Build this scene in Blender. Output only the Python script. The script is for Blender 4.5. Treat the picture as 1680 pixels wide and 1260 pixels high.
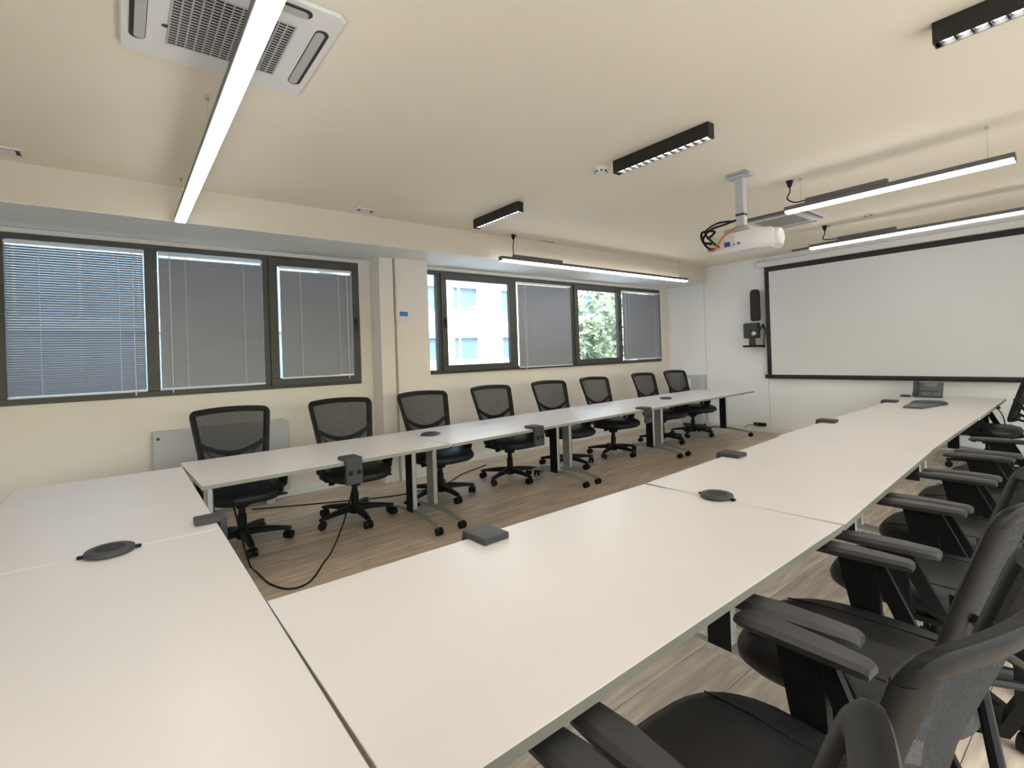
import bpy, math, random
from mathutils import Vector, Matrix
random.seed(7)
for o in list(bpy.data.objects): bpy.data.objects.remove(o, do_unlink=True)
scene = bpy.context.scene
COL = scene.collection
PI = math.pi
R = math.radians

# ------------------------------------------------------------------ camera
cam_d = bpy.data.cameras.new('camera'); cam = bpy.data.objects.new('camera', cam_d); COL.objects.link(cam)
cam_d.sensor_fit = 'HORIZONTAL'; cam_d.sensor_width = 36.0
cam_d.lens = 813.668 / 1680 * 36.0
cam_d.shift_y = -(630 - 579.467) / 1680
cam_d.clip_start = 0.03; cam_d.clip_end = 300
def cam_matrix(yaw, p, r):
    f = Vector((math.cos(yaw)*math.cos(p), math.sin(yaw)*math.cos(p), -math.sin(p)))
    rt = Vector((math.sin(yaw), -math.cos(yaw), 0)); up = rt.cross(f)
    rt2 = math.cos(r)*rt + math.sin(r)*up; up2 = -math.sin(r)*rt + math.cos(r)*up
    m = Matrix.Identity(4)
    for i in range(3):
        m[i][0] = rt2[i]; m[i][1] = up2[i]; m[i][2] = -f[i]
    return m
cam.matrix_world = Matrix.Translation((0, 0, 1.47)) @ cam_matrix(R(51.678), R(-0.144), R(-1.923))
scene.camera = cam

# ------------------------------------------------------------------ world, exposure
EXPOSURE = 0.95
LAMP = 8.0            # emission of the linear pendant diffusers
scene.view_settings.view_transform = 'Standard'
scene.view_settings.look = 'None'
scene.view_settings.gamma = 1.0
scene.view_settings.exposure = EXPOSURE
scene.view_settings.use_curve_mapping = False
w = bpy.data.worlds.new('sky'); scene.world = w; w.use_nodes = True
nt = w.node_tree; nt.nodes.clear()
bg = nt.nodes.new('ShaderNodeBackground'); ow = nt.nodes.new('ShaderNodeOutputWorld')
sky = nt.nodes.new('ShaderNodeTexSky'); sky.sky_type = 'NISHITA'
sky.sun_disc = False; sky.sun_elevation = R(48); sky.sun_rotation = R(200)
sky.air_density = 1.2; sky.dust_density = 3.0
bg.inputs['Strength'].default_value = 0.68
nt.links.new(sky.outputs[0], bg.inputs['Color']); nt.links.new(bg.outputs[0], ow.inputs['Surface'])

# ------------------------------------------------------------------ materials
MATS = {}
def mat(name, col, rough=0.6, metal=0.0, noise=0.0, nscale=8.0, bump=0.0, bscale=60.0, spec=0.5, emit=None, estr=0.0, stretch=None, rand=0.0):
    m = bpy.data.materials.new(name); m.use_nodes = True
    nt = m.node_tree; b = nt.nodes['Principled BSDF']
    b.inputs['Roughness'].default_value = rough; b.inputs['Metallic'].default_value = metal
    b.inputs['Specular IOR Level'].default_value = spec
    b.inputs['Base Color'].default_value = (*col, 1)
    tc = nt.nodes.new('ShaderNodeTexCoord')
    src = tc.outputs['Object']
    if stretch:
        mp = nt.nodes.new('ShaderNodeMapping'); mp.inputs['Scale'].default_value = stretch
        nt.links.new(src, mp.inputs['Vector']); src = mp.outputs[0]
    if noise > 0 or rand > 0:
        n = nt.nodes.new('ShaderNodeTexNoise'); n.inputs['Scale'].default_value = nscale; n.inputs['Detail'].default_value = 5
        if rand > 0:
            oi = nt.nodes.new('ShaderNodeObjectInfo'); ad = nt.nodes.new('ShaderNodeVectorMath'); ad.operation = 'ADD'
            ml = nt.nodes.new('ShaderNodeMath'); ml.operation = 'MULTIPLY'; ml.inputs[1].default_value = 37.0
            nt.links.new(oi.outputs['Random'], ml.inputs[0]); nt.links.new(src, ad.inputs[0]); nt.links.new(ml.outputs[0], ad.inputs[1])
            nt.links.new(ad.outputs[0], n.inputs['Vector'])
        else: nt.links.new(src, n.inputs['Vector'])
        cr = nt.nodes.new('ShaderNodeValToRGB')
        lo = tuple(max(0, c*(1-noise)) for c in col); hi = tuple(min(1, c*(1+noise)) for c in col)
        cr.color_ramp.elements[0].position = 0.3; cr.color_ramp.elements[1].position = 0.7
        cr.color_ramp.elements[0].color = (*lo, 1); cr.color_ramp.elements[1].color = (*hi, 1)
        nt.links.new(n.outputs['Fac'], cr.inputs['Fac']); out = cr.outputs[0]
        if rand > 0:
            hs = nt.nodes.new('ShaderNodeHueSaturation'); mr = nt.nodes.new('ShaderNodeMapRange')
            mr.inputs['To Min'].default_value = 1-rand; mr.inputs['To Max'].default_value = 1+rand
            nt.links.new(oi.outputs['Random'], mr.inputs['Value']); nt.links.new(mr.outputs[0], hs.inputs['Value'])
            nt.links.new(out, hs.inputs['Color']); out = hs.outputs[0]
        nt.links.new(out, b.inputs['Base Color'])
    if bump > 0:
        n2 = nt.nodes.new('ShaderNodeTexNoise'); n2.inputs['Scale'].default_value = bscale; n2.inputs['Detail'].default_value = 3
        nt.links.new(src, n2.inputs['Vector'])
        bp = nt.nodes.new('ShaderNodeBump'); bp.inputs['Strength'].default_value = bump; bp.inputs['Distance'].default_value = 0.004
        nt.links.new(n2.outputs['Fac'], bp.inputs['Height']); nt.links.new(bp.outputs[0], b.inputs['Normal'])
    if emit:
        b.inputs['Emission Color'].default_value = (*emit, 1); b.inputs['Emission Strength'].default_value = estr
    MATS[name] = m
    return m
mat('wall', (.82, .78, .725), .85, noise=.02, nscale=1.5, bump=.12, bscale=180)
mat('panel_wall', (.92, .92, .92), .7, noise=.015, nscale=1.2)
mat('ceiling', (.88, .81, .68), .9, noise=.02, nscale=1.0, bump=.1, bscale=160)
mat('soffit', (.84, .86, .86), .8, noise=.015, nscale=1.2)
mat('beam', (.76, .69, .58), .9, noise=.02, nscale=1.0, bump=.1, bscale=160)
mat('white_paint', (.82, .82, .80), .5, noise=.02, nscale=3)
mat('plank', (.60, .49, .375), .38, noise=.28, nscale=3.2, stretch=(1.0, 9.0, 1.0), bump=.12, bscale=14, rand=.13)
mat('gap', (.12, .095, .075), .8, noise=.1)
mat('tabletop', (.785, .738, .722), .33, noise=.012, nscale=2.5, spec=.45)
mat('table_edge_shaded', (.27, .265, .23), .55, noise=.03, nscale=6)  # edges are whitish; the shade on them is put into this darker colour
mat('silver', (.50, .51, .50), .38, .75, noise=.05, nscale=12)
mat('black_plastic', (.008, .008, .0085), .5, noise=.2, nscale=20, bump=.1, bscale=300, spec=.22)
mat('pad_plastic', (.036, .036, .038), .42, noise=.12, nscale=30, bump=.12, bscale=240)
mat('leather', (.018, .018, .020), .46, noise=.15, nscale=14, bump=.2, bscale=220, spec=.38)
mat('frame_grey', (.066, .066, .060), .5, noise=.06, nscale=8)
mat('dark_metal', (.02, .02, .02), .4, .3, noise=.1, nscale=20)
mat('charcoal', (.045, .045, .047), .55, noise=.1, nscale=30)
mat('phone_grey', (.085, .09, .095), .5, noise=.08, nscale=30)
mat('key_grey', (.18, .19, .2), .5, noise=.05)
mat('lcd', (.16, .18, .18), .25, noise=.05)
mat('slat', (.30, .32, .36), .5, .1, noise=.03, nscale=3)
mat('blind_white', (.75, .76, .78), .5, noise=.02)
mat('screen_fabric', (.80, .81, .825), .8, noise=.01, nscale=2)
mat('screen_black', (.018, .018, .018), .6, noise=.1)
mat('ac_white', (.80, .79, .79), .45, noise=.015)
mat('grille_dark', (.03, .03, .03), .6, noise=.1)
mat('grille_white', (.50, .49, .48), .5, noise=.03)
mat('gear_grey', (.13, .13, .14), .45, .3, noise=.05)
mat('speaker_cloth', (.03, .03, .03), .85, noise=.3, nscale=200)
mat('blue_port', (.03, .07, .42), .5, noise=.1)
mat('orange_wire', (.55, .16, .04), .5, noise=.1)
mat('sign_blue', (.06, .19, .50), .5, noise=.05)
mat('sign_white', (.8, .8, .8), .5, noise=.03)
mat('facade', (.86, .86, .84), .85, noise=.03, nscale=.6)
mat('facade_grey', (.55, .60, .62), .8, noise=.04)
mat('out_glass', (.13, .21, .27), .3, noise=.15, nscale=.8)
mat('blue_panel', (.22, .32, .42), .5, noise=.05, nscale=1)
mat('blue_glass', (.13, .22, .32), .25, noise=.25, nscale=.5)
mat('leaf', (.15, .20, .12), .7, noise=.4, nscale=3)
mat('bark', (.16, .12, .08), .85, noise=.3)
mat('pavement', (.58, .57, .54), .9, noise=.1, nscale=.6)
mat('convector', (.52, .53, .55), .5, noise=.02)
mat('chrome', (.7, .7, .7), .2, 1.0, noise=.02)
mat('lamp_on', (1, 1, 1), .5, noise=.001, emit=(1.0, .975, .93), estr=LAMP)
mat('led_on', (1, 1, 1), .5, noise=.001, emit=(1.0, .96, .9), estr=14)
mat('cream', (.78, .76, .70), .6, noise=.03)
def glassmat():
    m = bpy.data.materials.new('window_glass'); m.use_nodes = True; nt = m.node_tree; nt.nodes.clear()
    t = nt.nodes.new('ShaderNodeBsdfTransparent'); t.inputs[0].default_value = (.92, .96, .95, 1)
    g = nt.nodes.new('ShaderNodeBsdfGlossy'); g.inputs['Roughness'].default_value = .02
    x = nt.nodes.new('ShaderNodeMixShader'); o = nt.nodes.new('ShaderNodeOutputMaterial')
    x.inputs[0].default_value = .035; nt.links.new(t.outputs[0], x.inputs[1]); nt.links.new(g.outputs[0], x.inputs[2]); nt.links.new(x.outputs[0], o.inputs[0])
    MATS['glass'] = m
glassmat()
def meshmat():
    m = bpy.data.materials.new('mesh_fabric'); m.use_nodes = True; nt = m.node_tree; nt.nodes.clear()
    tc = nt.nodes.new('ShaderNodeTexCoord')
    ck = nt.nodes.new('ShaderNodeTexVoronoi'); ck.inputs['Scale'].default_value = 260
    nt.links.new(tc.outputs['Object'], ck.inputs['Vector'])
    mr = nt.nodes.new('ShaderNodeMapRange'); mr.inputs['From Min'].default_value = .1; mr.inputs['From Max'].default_value = .8
    mr.inputs['To Min'].default_value = .93; mr.inputs['To Max'].default_value = .78
    nt.links.new(ck.outputs['Distance'], mr.inputs['Value'])
    t = nt.nodes.new('ShaderNodeBsdfTransparent'); d = nt.nodes.new('ShaderNodeBsdfDiffuse'); d.inputs[0].default_value = (.058, .058, .060, 1)
    x = nt.nodes.new('ShaderNodeMixShader'); o = nt.nodes.new('ShaderNodeOutputMaterial')
    nt.links.new(mr.outputs[0], x.inputs[0]); nt.links.new(t.outputs[0], x.inputs[1]); nt.links.new(d.outputs[0], x.inputs[2]); nt.links.new(x.outputs[0], o.inputs[0])
    MATS['mesh_fabric'] = m
meshmat()

# ------------------------------------------------------------------ mesh helpers
class MB:
    def __init__(s): s.v = []; s.f = []; s.mi = []; s.cur = 0
    def add(s, vs, fs):
        o = len(s.v); s.v += [tuple(v) for v in vs]; s.f += [tuple(i+o for i in f) for f in fs]; s.mi += [s.cur]*len(fs); return s
    def box(s, x0, x1, y0, y1, z0, z1, b=0.0, M=None):
        x0, x1 = min(x0, x1), max(x0, x1); y0, y1 = min(y0, y1), max(y0, y1); z0, z1 = min(z0, z1), max(z0, z1)
        b = min(b, .45*min(x1-x0, y1-y0, z1-z0))
        if b <= 0:
            vs = [(x, y, z) for z in (z0, z1) for y in (y0, y1) for x in (x0, x1)]
            fs = [(0, 2, 3, 1), (4, 5, 7, 6), (0, 1, 5, 4), (2, 6, 7, 3), (0, 4, 6, 2), (1, 3, 7, 5)]
        else:
            vs = []; idx = {}
            cs = [(x, y, z) for z in (0, 1) for y in (0, 1) for x in (0, 1)]
            X = (x0, x1); Y = (y0, y1); Z = (z0, z1); sg = (1, -1)
            for c in cs:
                p = (X[c[0]], Y[c[1]], Z[c[2]]); d = (sg[c[0]]*b, sg[c[1]]*b, sg[c[2]]*b)
                for a in range(3):   # vertex lying on the face with normal axis a
                    q = [p[k] + (d[k] if k != a else 0) for k in range(3)]
                    idx[(c, a)] = len(vs); vs.append(tuple(q))
            fs = []
            def quad(axis, val):
                o = [k for k in range(3) if k != axis]
                seq = [(0, 0), (1, 0), (1, 1), (0, 1)]
                r = []
                for (u, w_) in seq:
                    c = [0, 0, 0]; c[axis] = val; c[o[0]] = u; c[o[1]] = w_
                    r.append(idx[(tuple(c), axis)])
                flip = (axis == 1) ^ (val == 0)
                return tuple(reversed(r)) if flip else tuple(r)
            for a in range(3):
                for val in (0, 1): fs.append(quad(a, val))
            for a in range(3):       # edges along axis a
                o = [k for k in range(3) if k != a]
                for u in (0, 1):
                    for w_ in (0, 1):
                        c0 = [0]*3; c1 = [0]*3; c0[o[0]] = c1[o[0]] = u; c0[o[1]] = c1[o[1]] = w_; c0[a] = 0; c1[a] = 1
                        q = (idx[(tuple(c0), o[0])], idx[(tuple(c1), o[0])], idx[(tuple(c1), o[1])], idx[(tuple(c0), o[1])])
                        fs.append(q)
            for c in cs: fs.append((idx[(c, 0)], idx[(c, 1)], idx[(c, 2)]))
            # fix winding from the centre outwards
            cx, cy, cz = (x0+x1)/2, (y0+y1)/2, (z0+z1)/2
            ff = []
            for f in fs:
                a, b_, c_ = (Vector(vs[f[0]]), Vector(vs[f[1]]), Vector(vs[f[2]]))
                n = (b_-a).cross(c_-a); m = sum((Vector(vs[i]) for i in f), Vector())/len(f) - Vector((cx, cy, cz))
                ff.append(f if n.dot(m) >= 0 else tuple(reversed(f)))
            fs = ff
        if M is not None: vs = [M @ Vector(v) for v in vs]
        return s.add(vs, fs)
    def cyl(s, p0, p1, r0, r1=None, n=16, caps=True):
        r1 = r0 if r1 is None else r1
        p0 = Vector(p0); p1 = Vector(p1); d = (p1-p0).normalized()
        a = d.orthogonal().normalized(); b = d.cross(a)
        vs = []
        for p, r in ((p0, r0), (p1, r1)):
            for i in range(n):
                t = 2*PI*i/n; vs.append(p + a*math.cos(t)*r + b*math.sin(t)*r)
        fs = [(i, (i+1) % n, n+(i+1) % n, n+i) for i in range(n)]
        if caps: fs += [tuple(reversed(range(n))), tuple(range(n, 2*n))]
        return s.add(vs, fs)
    def lathe(s, c, prof, n=24, axis='z'):
        c = Vector(c); vs = []; fs = []
        for (r, h) in prof:
            for i in range(n):
                t = 2*PI*i/n; p = (r*math.cos(t), r*math.sin(t), h)
                if axis == 'y': p = (p[0], p[2], p[1])
                if axis == 'x': p = (p[2], p[0], p[1])
                vs.append(c + Vector(p))
        for k in range(len(prof)-1):
            for i in range(n): fs.append((k*n+i, k*n+(i+1) % n, (k+1)*n+(i+1) % n, (k+1)*n+i))
        fs += [tuple(reversed(range(n))), tuple(range((len(prof)-1)*n, len(prof)*n))]
        return s.add(vs, fs)
    def tube(s, pts, r, n=8):
        P = [Vector(p) for p in pts]; vs = []; fs = []
        ref = Vector((0, 0, 1))
        for i, p in enumerate(P):
            d = (P[min(i+1, len(P)-1)] - P[max(i-1, 0)]).normalized()
            a = ref - d*ref.dot(d)
            if a.length < .05: a = d.orthogonal()
            a.normalize(); b = d.cross(a); ref = a
            rr = r[i] if isinstance(r, (list, tuple)) else r
            for k in range(n):
                t = 2*PI*k/n; vs.append(p + a*math.cos(t)*rr + b*math.sin(t)*rr)
        for i in range(len(P)-1):
            for k in range(n): fs.append((i*n+k, i*n+(k+1) % n, (i+1)*n+(k+1) % n, (i+1)*n+k))
        fs += [tuple(reversed(range(n))), tuple(range((len(P)-1)*n, len(P)*n))]
        return s.add(vs, fs)
    def strip(s, secs, closed=False):
        """loft equal-size cross sections (lists of points)"""
        n = len(secs[0]); vs = [p for c in secs for p in c]; fs = []
        m = len(secs)
        for i in range(m if closed else m-1):
            j = (i+1) % m
            for k in range(n): fs.append((i*n+k, i*n+(k+1) % n, j*n+(k+1) % n, j*n+k))
        if not closed: fs += [tuple(reversed(range(n))), tuple(range((m-1)*n, m*n))]
        return s.add(vs, fs)
    def prism(s, poly, z0, z1, b=0.0):
        if b <= 0: return s.strip([[(x, y, z0) for x, y in poly], [(x, y, z1) for x, y in poly]])
        cx = sum(p[0] for p in poly)/len(poly); cy = sum(p[1] for p in poly)/len(poly)
        def ins(d):
            out = []
            for x, y in poly:
                l = math.hypot(x-cx, y-cy); k = max(0, (l-d))/l; out.append((cx+(x-cx)*k, cy+(y-cy)*k))
            return out
        i = ins(b)
        return s.strip([[(x, y, z0) for x, y in i], [(x, y, z0+b) for x, y in poly], [(x, y, z1-b) for x, y in poly], [(x, y, z1) for x, y in i]])
    def mesh(s, name, mats, smooth=35):
        me = bpy.data.meshes.new(name); me.from_pydata([tuple(v) for v in s.v], [], s.f)
        for m in (mats if isinstance(mats, (list, tuple)) else [mats]): me.materials.append(MATS[m])
        if len(me.materials) > 1: me.polygons.foreach_set('material_index', s.mi)
        me.validate(); me.update()
        if smooth:
            me.polygons.foreach_set('use_smooth', [True]*len(me.polygons)); me.set_sharp_from_angle(angle=R(smooth))
        return me
    def obj(s, name, mats, parent=None, smooth=35):
        return link(name, s.mesh(name, mats, smooth), parent)
def link(name, data, parent=None):
    o = bpy.data.objects.new(name, data); COL.objects.link(o)
    if parent is not None: o.parent = parent
    return o
def tag(o, label, cat, group=None, kind=None):
    o['label'] = label; o['category'] = cat
    if group: o['group'] = group
    if kind: o['kind'] = kind
    return o
def thing(name, label, cat, loc=(0, 0, 0), rz=0.0, group=None):
    o = bpy.data.objects.new(name, None); COL.objects.link(o); o.empty_display_size = .1
    o.location = loc; o.rotation_euler = (0, 0, rz)
    return tag(o, label, cat, group)
def struct(o, label=None):
    o['kind'] = 'structure'
    if label: o['label'] = label
    return o
def copy_tree(o, parent=None):
    c = o.copy(); COL.objects.link(c); c.parent = parent
    for ch in [x for x in o.children]: copy_tree(ch, c)
    return c
def smooth_path(pts):
    P = [Vector(p) for p in pts]; out = []
    for i in range(len(P)-1):
        a = P[max(i-1, 0)]; b_ = P[i]; c = P[i+1]; d = P[min(i+2, len(P)-1)]
        for k in range(6):
            u = k/6; out.append(.5*((2*b_)+(c-a)*u+(2*a-5*b_+4*c-d)*u*u+(3*b_-a-3*c+d)*u**3))
    out.append(P[-1])
    return out
def BX(*a, b=0.0): return MB().box(*a, b=b)

# ------------------------------------------------------------------ the room
XW, YW, ZC = 8.62, 5.82, 2.97        # screen wall, window wall, ceiling
XL, YB = -3.2, -2.2                  # walls behind the camera
WT = .28
fl = struct(BX(XL-.2, XW+.2, YB-.2, YW+WT, -.12, -.012).obj('floor', 'gap', smooth=0), 'oak laminate plank floor of the meeting room')
PW, PL = .238, 1.62
pm = {}
def plank_mesh(l):
    k = round(l, 3)
    if k not in pm: pm[k] = BX(-l/2, l/2, -PW/2+.0016, PW/2-.0016, -.012, 0, b=.0015).mesh('plank', 'plank', 0)
    return pm[k]
rest = MB()
y = YB; row = 0
while y < YW - .01:
    x = XL - ((row*0.618) % 1.0)*PL
    yc = y + PW/2
    while x < XW:
        x0, x1 = max(x, XL), min(x+PL, XW)
        if x1 - x0 > .02:
            if yc > .75 and x1 > .1 and yc < YW-.05:
                p = link('plank', plank_mesh(round(x1-x0-.003, 2)), fl); p.location = ((x0+x1)/2, yc, 0)
            else: rest.box(x0+.0015, x1-.0015, y+.0016, min(y+PW, YW)-.0016, -.012, 0)
        x += PL
    y += PW; row += 1
o = rest.obj('plank_field', 'plank', fl, 0); o['kind'] = 'stuff'
struct(BX(XL-.2, XW+.2, YB-.2, YW+WT, ZC, ZC+.15).obj('ceiling', 'ceiling', smooth=0), 'warm white painted ceiling')
Z1B, Z1T = 1.182, 2.632              # window sill and head
W1 = (-2.25, 2.275); W2 = (3.09, 8.325)
wm = MB()
wm.box(XL-.2, XW+.2, YW, YW+WT, 0, Z1B)
wm.box(XL-.2, XW+.2, YW, YW+WT, Z1T, ZC)
wm.box(XL-.2, W1[0], YW, YW+WT, Z1B, Z1T); wm.box(W1[1], W2[0], YW, YW+WT, Z1B, Z1T); wm.box(W2[1], XW+.2, YW, YW+WT, Z1B, Z1T)
wm.box(W2[0], W2[1], YW, YW+WT, Z1B, 1.238)
struct(wm.obj('wall_window', 'wall', smooth=0), 'warm white wall holding the two ribbon windows')
struct(BX(XW, XW+.2, YB-.2, YW, 0, ZC).obj('wall_screen', 'panel_wall', smooth=0), 'white panelled wall behind the projection screen')
W4 = (-2.2, 5.4); Z3 = (.30, 2.30)
struct(BX(XL-.2, XL, YB-.2, YW, 0, ZC).obj('wall_rear', 'wall', smooth=0))
rm = MB(); rm.box(XL, XW, YB-.2, YB, 0, Z3[0]); rm.box(XL, XW, YB-.2, YB, Z3[1], ZC); rm.box(XL, W4[0], YB-.2, YB, *Z3); rm.box(W4[1], XW, YB-.2, YB, *Z3)
struct(rm.obj('wall_side', 'wall', smooth=0))
for nm, a, b_, along in (('added_fill_window', W4[0], W4[1], 'x'),):  # unseen window added behind the camera to brighten the room evenly
    root = bpy.data.objects.new(nm, None); COL.objects.link(root); struct(root)
    n = max(3, round((b_-a)/1.3)); st = (b_-a)/n
    def put(u0, u1, d0, d1, z0, z1, name, mt):
        if along == 'y': o = BX(XL-d1, XL-d0, u0, u1, z0, z1)
        else: o = BX(u0, u1, YB-d1, YB-d0, z0, z1)
        o.obj(name, mt, root, 0)
    put(a, b_, .05, .12, Z3[0], Z3[0]+.055, 'window_frame', 'frame_grey'); put(a, b_, .05, .12, Z3[1]-.055, Z3[1], 'window_frame', 'frame_grey')
    for i in range(n+1):
        u = a+st*i; put(max(a, u-.035), min(b_, u+.035), .05, .12, Z3[0]+.055, Z3[1]-.055, 'mullion', 'frame_grey')
    for i in range(n): put(a+st*i+.03, a+st*(i+1)-.03, .08, .086, Z3[0]+.05, Z3[1]-.05, 'pane', 'glass')
YBM, ZBM = 4.97, 2.68
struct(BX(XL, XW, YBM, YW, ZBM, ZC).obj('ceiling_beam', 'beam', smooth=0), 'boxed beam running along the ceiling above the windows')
struct(BX(XL, XW, YBM+.004, YW, ZBM-.006, ZBM).obj('trim_3', 'soffit', smooth=0), 'white underside of the boxed beam')
cm = MB(); cm.box(2.42, 2.595, 5.54, YW, 0, ZBM-.006); cm.box(2.612, 3.04, 5.50, YW, 0, ZBM-.006); cm.box(2.595, 2.612, 5.58, YW, 0, ZBM-.006)
struct(cm.obj('column', 'wall', smooth=0), 'square pier standing between the two windows')
bb = MB()
bb.box(XL, 2.42, YW-.015, YW, 0, .09, b=.004); bb.box(3.04, XW, YW-.015, YW, 0, .09, b=.004)
struct(bb.obj('baseboard_window', 'white_paint', smooth=0))
struct(BX(XW-.015, XW, YB, YW-.015, 0, .09, b=.004).obj('baseboard_screen', 'white_paint', smooth=0))
struct(BX(XW-.006, XW, 5.03, 5.05, .09, ZC, b=.002).obj('trim_1', 'cream', smooth=0), 'thin vertical cover strip in the corner under the beam')
struct(BX(XW-.006, XW, 3.90, 3.915, .09, ZC, b=.002).obj('trim_2', 'cream', smooth=0), 'thin vertical joint strip of the wall panels')

# ------------------------------------------------------------------ windows
def frame_rect(m, x0, x1, z0, z1, w, y0, y1, b=.004):
    m.box(x0, x1, y0, y1, z0, z0+w, b=b); m.box(x0, x1, y0, y1, z1-w, z1, b=b)
    m.box(x0, x0+w, y0, y1, z0+w, z1-w, b=b); m.box(x1-w, x1, y0, y1, z0+w, z1-w, b=b)
FY0, FY1 = YW-.012, YW+.07
def window(name, label, x0, x1, z0, z1, mull, panes, sashes):
    root = bpy.data.objects.new(name, None); COL.objects.link(root); root.location = (0, 0, 0)
    struct(root, label)
    f = MB(); frame_rect(f, x0, x1, z0, z1, .055, FY0, FY1)
    f.obj('window_frame', 'frame_grey', root, 0)
    for a, b_ in mull: BX(a, b_, FY0-.004, FY1, z0+.055, z1-.055, b=.004).obj('mullion', 'frame_grey', root, 0)
    for a, b_ in panes: BX(a, b_, YW+.035, YW+.041, z0+.05, z1-.05).obj('pane', 'glass', root, 0)
    for a, b_, hx in sashes:
        s = MB(); frame_rect(s, a, b_, z0+.03, z1-.03, .085, FY0-.03, FY0+.03)
        so = s.obj('sash', 'frame_grey', root, 0)
        h = MB(); zc = (z0+z1)/2+.03
        h.box(hx-.014, hx+.014, FY0-.042, FY0-.03, zc-.04, zc+.04, b=.003); h.box(hx-.01, hx+.01, FY0-.075, FY0-.055, zc-.11, zc+.01, b=.004); h.cyl((hx, FY0-.04, zc), (hx, FY0-.07, zc), .009, n=10)
        h.obj('handle', 'dark_metal', so)
    return root
window('window_1', 'dark grey ribbon window with closed blinds behind the head table', W1[0], W1[1], 1.182, 2.63,
       [(-.80, -.735), (.20, .30), (1.215, 1.275)], [(-2.2, -.8), (-.735, .20), (.30, 1.215), (1.275, 2.22)], [(1.275, 2.262, 2.215)])
window('window_2', 'dark grey ribbon window with a view of a white building', W2[0], W2[1], 1.238, 2.625,
       [(3.345, 3.40), (4.60, 4.71), (5.845, 5.94), (7.07, 7.155)], [(3.14, 3.345), (3.40, 4.60), (4.71, 5.845), (5.94, 7.07), (7.155, 8.27)],
       [(3.395, 4.635, 3.437), (5.925, 7.10, 7.055)])
def blind(label, x0, x1, z0, z1, tilt, pitch=.0215, cords=(.14, .86), wand=.94, y=None):
    y = YW-.03 if y is None else y
    t = thing('venetian_blind', label, 'blind', ((x0+x1)/2, y, z0), group='venetian blinds in the windows')
    wd = x1-x0; h = z1-z0
    BX(-wd/2, wd/2, -.013, .013, h-.026, h, b=.003).obj('head_rail', 'blind_white', t, 0)
    BX(-wd/2, wd/2, -.012, .012, 0, .016, b=.004).obj('bottom_rail', 'blind_white', t, 0)
    m = MB(); n = int((h-.05)/pitch)
    hw = .0125; ca, sa = math.cos(R(tilt)), math.sin(R(tilt))
    for i in range(n):
        zc = .03 + i*pitch
        a = R(tilt); c, s_ = math.cos(a), math.sin(a)
        p = [(-hw*c, -hw*s_), (0+.002*s_, .0-.002*c+.004), (hw*c, hw*s_)]
        vs = []
        for xx in (-wd/2+.004, wd/2-.004):
            for (yy, zz) in p: vs.append((xx, yy, zc+zz))
            for (yy, zz) in reversed(p): vs.append((xx, yy+.0006*s_, zc+zz-.0006*max(c, .3)))
        m.add(vs, [(k, (k+1) % 6, 6+(k+1) % 6, 6+k) for k in range(6)] + [(5, 4, 3, 2, 1, 0), (6, 7, 8, 9, 10, 11)])
    so = m.obj('slats', 'slat', t, 0); so['kind'] = 'stuff'
    for c_ in cords:
        MB().cyl((-wd/2+wd*c_, -.017, .01), (-wd/2+wd*c_, -.017, h-.02), .0022, n=6).obj('ladder_cord', 'blind_white', t)
    wd_ = MB().cyl((-wd/2+wd*wand, -.024, h*.02), (-wd/2+wd*wand, -.024, h-.02), .004, n=8); wd_.lathe((-wd/2+wd*wand, -.024, -.03), [(.002, 0), (.006, .008), (.006, .03), (.003, .04)], 10)
    wd_.obj('tilt_wand', 'blind_white', t)
    return t
blind('half open blind showing blue daylight in the leftmost window pane', -.735, .195, 1.235, 2.56, 55, cords=(.23, .80), wand=.91)
blind('closed grey blind in the wide middle pane behind the head table', .305, 1.212, 1.24, 2.555, 80, cords=(.24, .80), wand=.10)
blind('closed grey blind in the handled sash left of the pier', 1.375, 2.165, 1.285, 2.515, 81, cords=(.27, .80), wand=.92, y=YW-.06)
blind('closed pale grey blind between the two clear panes of the far window', 4.715, 5.84, 1.262, 2.56, 80, cords=(.08, .14), wand=.11)
blind('closed blue grey blind in the last pane beside the screen wall', 7.16, 8.265, 1.30, 2.56, 80, cords=(.15, .85), wand=.05)
blind('closed blind in the pane cut off by the left edge', -2.18, -.81, 1.235, 2.56, 80)

# ------------------------------------------------------------------ outside
struct(BX(-60, 70, -60, 70, -6.2, -6).obj('ground', 'pavement', smooth=0), 'pavement between the buildings')
bl = thing('office_building', 'white office building with blue windows seen through the clear panes', 'building', (15, 20, -6))
bm = MB(); bm.box(-8, 11, .35, 9, 0, 15)
bands = [(-1, 5.0+.3), (6.25, 7.25), (8.35, 9.6), (10.75, 12.0), (13.2, 15)]
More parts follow.
